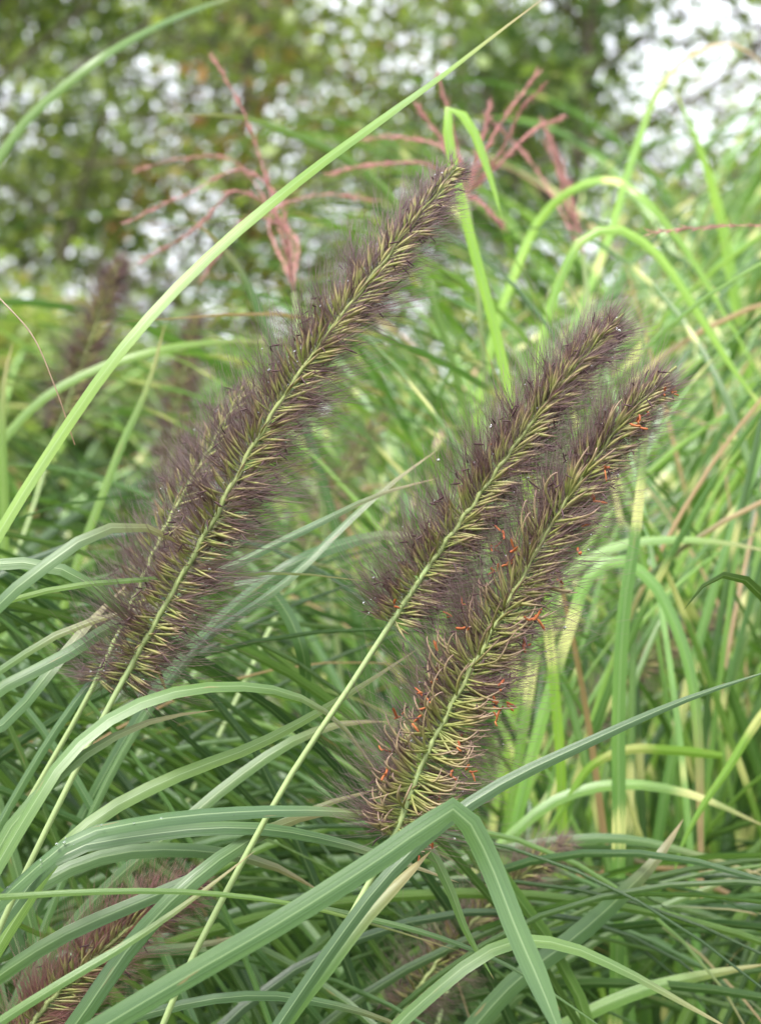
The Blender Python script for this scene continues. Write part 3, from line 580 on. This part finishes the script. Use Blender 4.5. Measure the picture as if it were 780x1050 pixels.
fountain_clump('fountain grass clump at far left, in front of the trees', (-0.65, 1.5), 120, 0.14, ymin=360, xmax=430, aim=(60, -60, 330, 480, 800, 1.2, 1.7, .7), L=(0.9, 1.3), lean=(-.2, .8), dmin=.9)
zebra_clump('striped zebra grass clump nearest on the right, its leaves touching the right edge', (0.40, 1.35), 22, aim=(270, 480, 860, 420, 1100, .88, 1.4, .6, 200), wid=(2.2, 6), H=(.8, 1.15), Ll=(.35, .65))
zebra_clump('striped zebra grass clump in the middle, behind the gap between the big spikes', (0.12, 1.5), 20, aim=(170, 330, 640, 420, 900, 1.15, 1.7, .6, 290), wid=(3, 8), H=(.7, 1.0), Ll=(.35, .6))
zebra_clump('tall striped zebra grass clump on the right behind the nearest striped one', (0.35, 2.0), 24, aim=(170, 480, 820, 300, 800, 1.6, 2.3, .6, 120), H=(.8, 1.2), Ll=(.35, .65))
zebra_clump('striped zebra grass clump behind the tip of the large left spike', (-0.05, 2.2), 18, aim=(100, 180, 520, 380, 640, 1.8, 2.4, .6, 300), H=(.5, .8), Ll=(.3, .5))
zebra_clump('striped zebra grass clump at the far right, reaching highest', (0.75, 2.3), 26, aim=(150, 600, 860, 130, 600, 1.9, 2.6, .6, 70), H=(.9, 1.35), Ll=(.35, .65))
zebra_clump('low striped grass clump at left behind the large spike', (-0.5, 2.1), 16, aim=(60, -40, 280, 440, 700, 1.6, 2.3, .6, 340), H=(.55, .85), Ll=(.3, .5))
zebra_clump('farthest striped grass clump in the centre before the trees', (0.3, 2.9), 24, H=(.7, 1.0), Ll=(.3, .55))
zebra_clump('farthest low grass clump on the left before the trees', (-0.7, 3.0), 16, H=(.5, .8), Ll=(.3, .5))

# ---------------------------------------------------------------- pink silver grass plumes
def plume(label, stem, races, root, rw=1.0):
    S = np.array([at(*p) for p in stem]); full = rooted(S, np.array([root[0], root[1], 0]))
    e = empty('silver_grass_plume', full[0], label, 'grass plume', 'pink silver grass plumes')
    mb = MB(); tube(mb, spline(full, 60), np.linspace(2.6, 1.2, 60) * 1e-3, 7); mb.build('stem', M_stem, e)
    for rc in races:
      for jj_ in range(1 if rw <= 1 else 2):
        P = spline([at(p[0] + (k_ * R.randn() * 7 * jj_), p[1] + k_ * R.randn() * 7 * jj_, p[2] + .02 * jj_ * R.randn() * k_) for k_, p in zip(np.linspace(0, 1.6, len(rc)), rc)], 60); mb = MB(); tube(mb, P, np.linspace(.33, .14, 60) * 1e-3 * rw, 5, tint=.3)
        n = 120; i = R.randint(2, 60, n); bundles(mb, P[i], nrm(tangents(P)[i] + R.randn(n, 3) * .4), .004 * R.rand(n) + .002, R.randn(n, 3) * .001, 0.00006, 5, tint=R.rand(n) * .5)
        n = 110; i = R.randint(2, 60, n); T = tangents(P)[i]
        lance(mb, P[i], nrm(T + R.randn(n, 3) * 0.16), (0.004 + 0.003 * R.rand(n)) * rw, R.randn(n, 3) * 0.0005, 0.00024 * rw, PROF, 5, 4)
        mb.build('raceme', M_pink, e)
    return e
h = (478, 200, 1.0)
plume('pink plume with racemes spraying up at top centre behind the large spike tip', [(500, 420, 1.02), (490, 300, 1.0), h],
      [[h, (468, 150, 1.), (450, 82, 1.)], [h, (462, 160, 1.), (430, 112, 1.)], [h, (505, 140, 1.), (548, 78, 1.)], [h, (510, 160, .98), (540, 105, .96), (555, 90, .95)],
       [h, (445, 172, 1.), (390, 168, 1.), (340, 178, 1.)], [h, (450, 150, 1.02), (420, 142, 1.03), (370, 143, 1.05)], [h, (515, 165, 1.), (545, 135, 1.), (572, 122, 1.)], [h, (492, 150, 1.), (502, 112, 1.)], [h, (500, 215, .97), (512, 228, .97)]], ZL)
h2 = (302, 300, 1.0)
plume('pink plume with one tall raceme at upper left, crossing the diagonal leaf', [(330, 520, 1.02), (312, 400, 1.0), h2],
      [[h2, (282, 215, 1.), (268, 165, 1.), (245, 105, 1.), (220, 62, 1.)], [h2, (275, 190, 1.), (255, 176, 1.), (190, 200, 1.), (134, 226, 1.)],
       [h2, (278, 215, .98), (245, 196, .98), (200, 235, .98), (150, 265, .98)], [h2, (285, 230, 1.05), (262, 222, 1.05), (225, 260, 1.05), (204, 290, 1.05)],
       [h2, (270, 200, 1.1), (240, 165, 1.1), (190, 162, 1.1), (148, 172, 1.1)], [h2, (290, 210, 1.05), (330, 200, 1.05), (380, 205, 1.05)]], ZL)
h3 = (598, 260, 1.15)
plume('short pink plume standing right of the top centre plume', [(620, 480, 1.15), (606, 350, 1.15), h3],
      [[h3, (582, 215, 1.15), (570, 165, 1.15), (557, 128, 1.15)], [h3, (590, 225, 1.15), (580, 180, 1.15), (566, 145, 1.15)], [h3, (575, 180, 1.2), (560, 150, 1.2)], [h3, (530, 150, 1.2), (500, 120, 1.2)]], ZF, 1.0)
h4 = (850, 255, .8)
plume('single pink raceme entering level from the right edge', [(880, 600, .85), (870, 400, .82), h4],
      [[h4, (800, 234, .8), (760, 231, .8), (720, 233, .8), (668, 238, .8)]], ZF, .7)

# fine dry thread at far left
mb = MB(); C = spline([at(-40, 262, .6), at(0, 306, .6), at(32, 342, .6), at(56, 395, .6), at(77, 456, .6)], 50)
tube(mb, C, np.linspace(.28, .12, 50) * 1e-3, 5)
tag(mb.build('dry_awn', M_dry, None, C[0]), 'fine pale dry awn hanging across the far left edge in front of the trees', 'dry awn')

# ---------------------------------------------------------------- trees
def leaf_tree_mat(name, a, b, c):
    s = NT(name); info = s.attr(); col = s.mix(s.step(info[0], 0.0, 0.75), a, b); col = s.mix(s.step(info[0], 0.93, 1.0), col, c)
    col = s.mix(s.math('MULTIPLY', info[1], 1.0), s.mix(1.0, col, (.7, .75, .75, 1), 'MULTIPLY'), s.mix(1.0, col, (1.25, 1.2, 1.1, 1), 'MULTIPLY'))
    return s.leafshade(col, 0.4, 0.42, s.mix(1.0, col, (1.4, 1.5, .5, 1), 'MULTIPLY'), 0.4)
M_tl1 = leaf_tree_mat('tree_leaf_olive', (0.07, 0.12, 0.045, 1), (0.25, 0.31, 0.09, 1), (0.36, 0.19, 0.09, 1))
M_tl2 = leaf_tree_mat('tree_leaf_green', (0.07, 0.13, 0.05, 1), (0.24, 0.32, 0.11, 1), (0.30, 0.24, 0.09, 1))
sb = NT('bark'); tcx = sb.n('ShaderNodeTexCoord'); bn = sb.noise(tcx.outputs['Object'], 14, 6)
M_bark = sb.leafshade(sb.mix(bn, (0.07, 0.055, 0.042, 1), (0.17, 0.14, 0.11, 1)), 0.85, 0.0, None, 0.2, bn)

def tree(label, x, y, H, crown_r, n_leaf, mat, zlow=0.9, seed=1, ls=0.055, name='tree', cat='tree', group='trees behind the grasses', ntw=(7, 5)):
    rs = np.random.RandomState(seed)
    e = empty(name, (x, y, 0), label, cat, group)
    tips = []; mbt = MB()
    def branch(p, d, L, r, depth):
        m = 7; pts = [p]; dd = d.copy()
        for k in range(m - 1):
            dd = nrm(dd + rs.randn(3) * 0.13 + np.array([0, 0, 0.03])); pts.append(pts[-1] + dd * L / (m - 1))
        P = np.array(pts); mb = mbt
        tube(mb, P, np.linspace(r, r * 0.55, m), 7 if depth < 2 else 4)
        if depth >= 3: tips.extend(P[2:]); return
        nn = (ntw[0] + 3, ntw[0], ntw[1])[depth]
        for k in range(nn):
            f = 0.25 + 0.75 * (k + rs.rand()) / nn; q = P[min(int(f * (m - 1)), m - 1)]
            a = rs.rand() * 6.283; side = np.array([math.cos(a), math.sin(a), rs.randn() * 0.25 + .1])
            branch(q, nrm(side + dd * 0.45), L * (0.42 + 0.22 * rs.rand()), r * 0.42, depth + 1)
        tips.append(P[-1])
    # trunk with limbs starting low
    m = 12; tz = np.linspace(0, H, m); P = np.stack([x + 0.12 * np.sin(tz * 1.1 + seed), y + 0.1 * np.cos(tz * .9), tz], 1)
    mtr = MB(); tube(mtr, P, np.linspace(0.055, 0.012, m) * H / 5, 12); mtr.build('trunk', M_bark, e)
    nl = 26
    for k in range(nl):
        z = zlow + (H - zlow) * (k + rs.rand()) / nl; q = np.array([np.interp(z, tz, P[:, 0]), np.interp(z, tz, P[:, 1]), z])
        a = k * 2.4 + rs.randn() * .4; prof = math.sin(math.pi * min(1, 0.18 + 0.82 * (1 - (z - zlow) / (H - zlow)) ** .8) * .62)
        branch(q, nrm(np.array([math.cos(a), math.sin(a), 0.25 + 0.5 * (z / H)])), crown_r * prof * (0.6 + .6 * rs.rand()), 0.014 * H / 5, 1)
    mbt.build('limb', M_bark, e)
    tips = np.array(tips); n = n_leaf
    f3 = np.zeros(len(tips))                                # uneven growth: dense boughs and open gaps
    for q_ in range(5):
        kx = rs.randn(3) * 2.6; f3 += np.sin(tips @ kx + rs.rand() * 6.28)
    wt = np.clip(0.55 + 0.42 * f3, 0.03, 2.2); wt /= wt.sum()
    ctr = tips[rs.choice(len(tips), n, p=wt)] + rs.randn(n, 3) * 0.085
    ctr = ctr[ctr[:, 2] > 0.3]; n = len(ctr)
    A = nrm(rs.randn(n, 3) + np.array([0, 0, -.35])); B = nrm(np.cross(A, nrm(rs.randn(n, 3) + np.array([0, 0, 1.6])))); Nn = np.cross(A, B)
    Lf = ls * (0.55 + 0.8 * rs.rand(n)); Wf = Lf * (0.55 + .2 * rs.rand(n))
    rows = []
    for (f, w_) in ((0, .08), (.22, .75), (.55, 1.0), (.85, .5), (1.0, .05)):
        mid = ctr + A * (Lf * (f - .5))[:, None] - Nn * (Lf * .12 * f * f)[:, None]
        rows.append(np.stack([mid - B * (Wf * w_ / 2)[:, None] + Nn * (Wf * w_ * .15)[:, None], mid, mid + B * (Wf * w_ / 2)[:, None] + Nn * (Wf * w_ * .15)[:, None]], 1))
    G = np.stack(rows, 1)
    # hue drifts through the crown clump by clump, plus leaf to leaf
    cl = 0.5 + 0.5 * np.sin(ctr[:, 0] * 3.1 + 1.3 * np.sin(ctr[:, 2] * 2.3 + seed) + seed)
    I = np.zeros((n, 5, 3)); I[..., 0] = np.clip(0.55 * cl + 0.55 * rs.rand(n), 0, 1)[:, None]; I[..., 1] = rs.rand(n)[:, None]
    mb = MB(); mb.many(G, I, closed=False); mb.build('crown', mat, e)
    return e

tree('broad olive green tree with some brown leaves, leftmost behind the grasses', -1.5, 8.5, 4.8, 2.0, 17500, M_tl1, .7, 3, .057)
tree('olive and yellow tree top left of centre, behind the tall pink raceme', -0.5, 10.0, 4.2, 1.8, 10500, M_tl1, .8, 8, .057)
tree('fresh green tree right of centre behind the pink plumes', 0.9, 9.0, 4.3, 1.6, 12000, M_tl2, .7, 15, .057)
tree('loose green tree at the far right with the sky showing through', 2.0, 10.5, 5.2, 2.1, 19000, M_tl2, .8, 23, .057)
tree('low green bush under the trees at left', -1.1, 7.0, 1.45, 1.1, 7000, M_tl2, .2, 31, .055, 'bush', 'bush', 'bushes under the trees')
tree('low green bush under the trees at right', 1.2, 7.5, 1.7, 1.2, 9000, M_tl1, .2, 37, .055, 'bush', 'bush', 'bushes under the trees')

tree('tall pale green tree farther back, seen through the gaps of the left trees', -1.9, 15.0, 4.4, 3.0, 6000, M_tl2, .6, 41, .09)
tree('tall pale green tree farther back, seen through the fresh green one', 0.7, 16.0, 3.3, 3.0, 3500, M_tl2, .6, 44, .09)

# ---------------------------------------------------------------- ground
s = NT('soil_and_lawn'); tc = s.n('ShaderNodeTexCoord'); n1 = s.noise(tc.outputs['Object'], 3, 8); n2 = s.noise(tc.outputs['Object'], 60, 6)
c = s.mix(s.step(n1, .4, .6), (0.045, 0.07, 0.025, 1), (0.08, 0.11, 0.035, 1)); c = s.mix(s.step(n2, .45, .7), c, (0.07, 0.055, 0.035, 1))
M_gr = s.leafshade(c, .9, 0, None, .2, n2)
g = 160; xs = np.concatenate([-np.geomspace(900, .05, g // 2), np.geomspace(.05, 900, g // 2)])
X, Y = np.meshgrid(xs, xs + 0.0); Z = 0.015 * np.sin(X * 2.1) * np.cos(Y * 1.7) - 0.02
mb = MB(); mb.grid(np.stack([X, Y, Z], -1), X, Y, np.zeros(X.shape + (3,))); tag(mb.build('ground', M_gr), kind='structure')
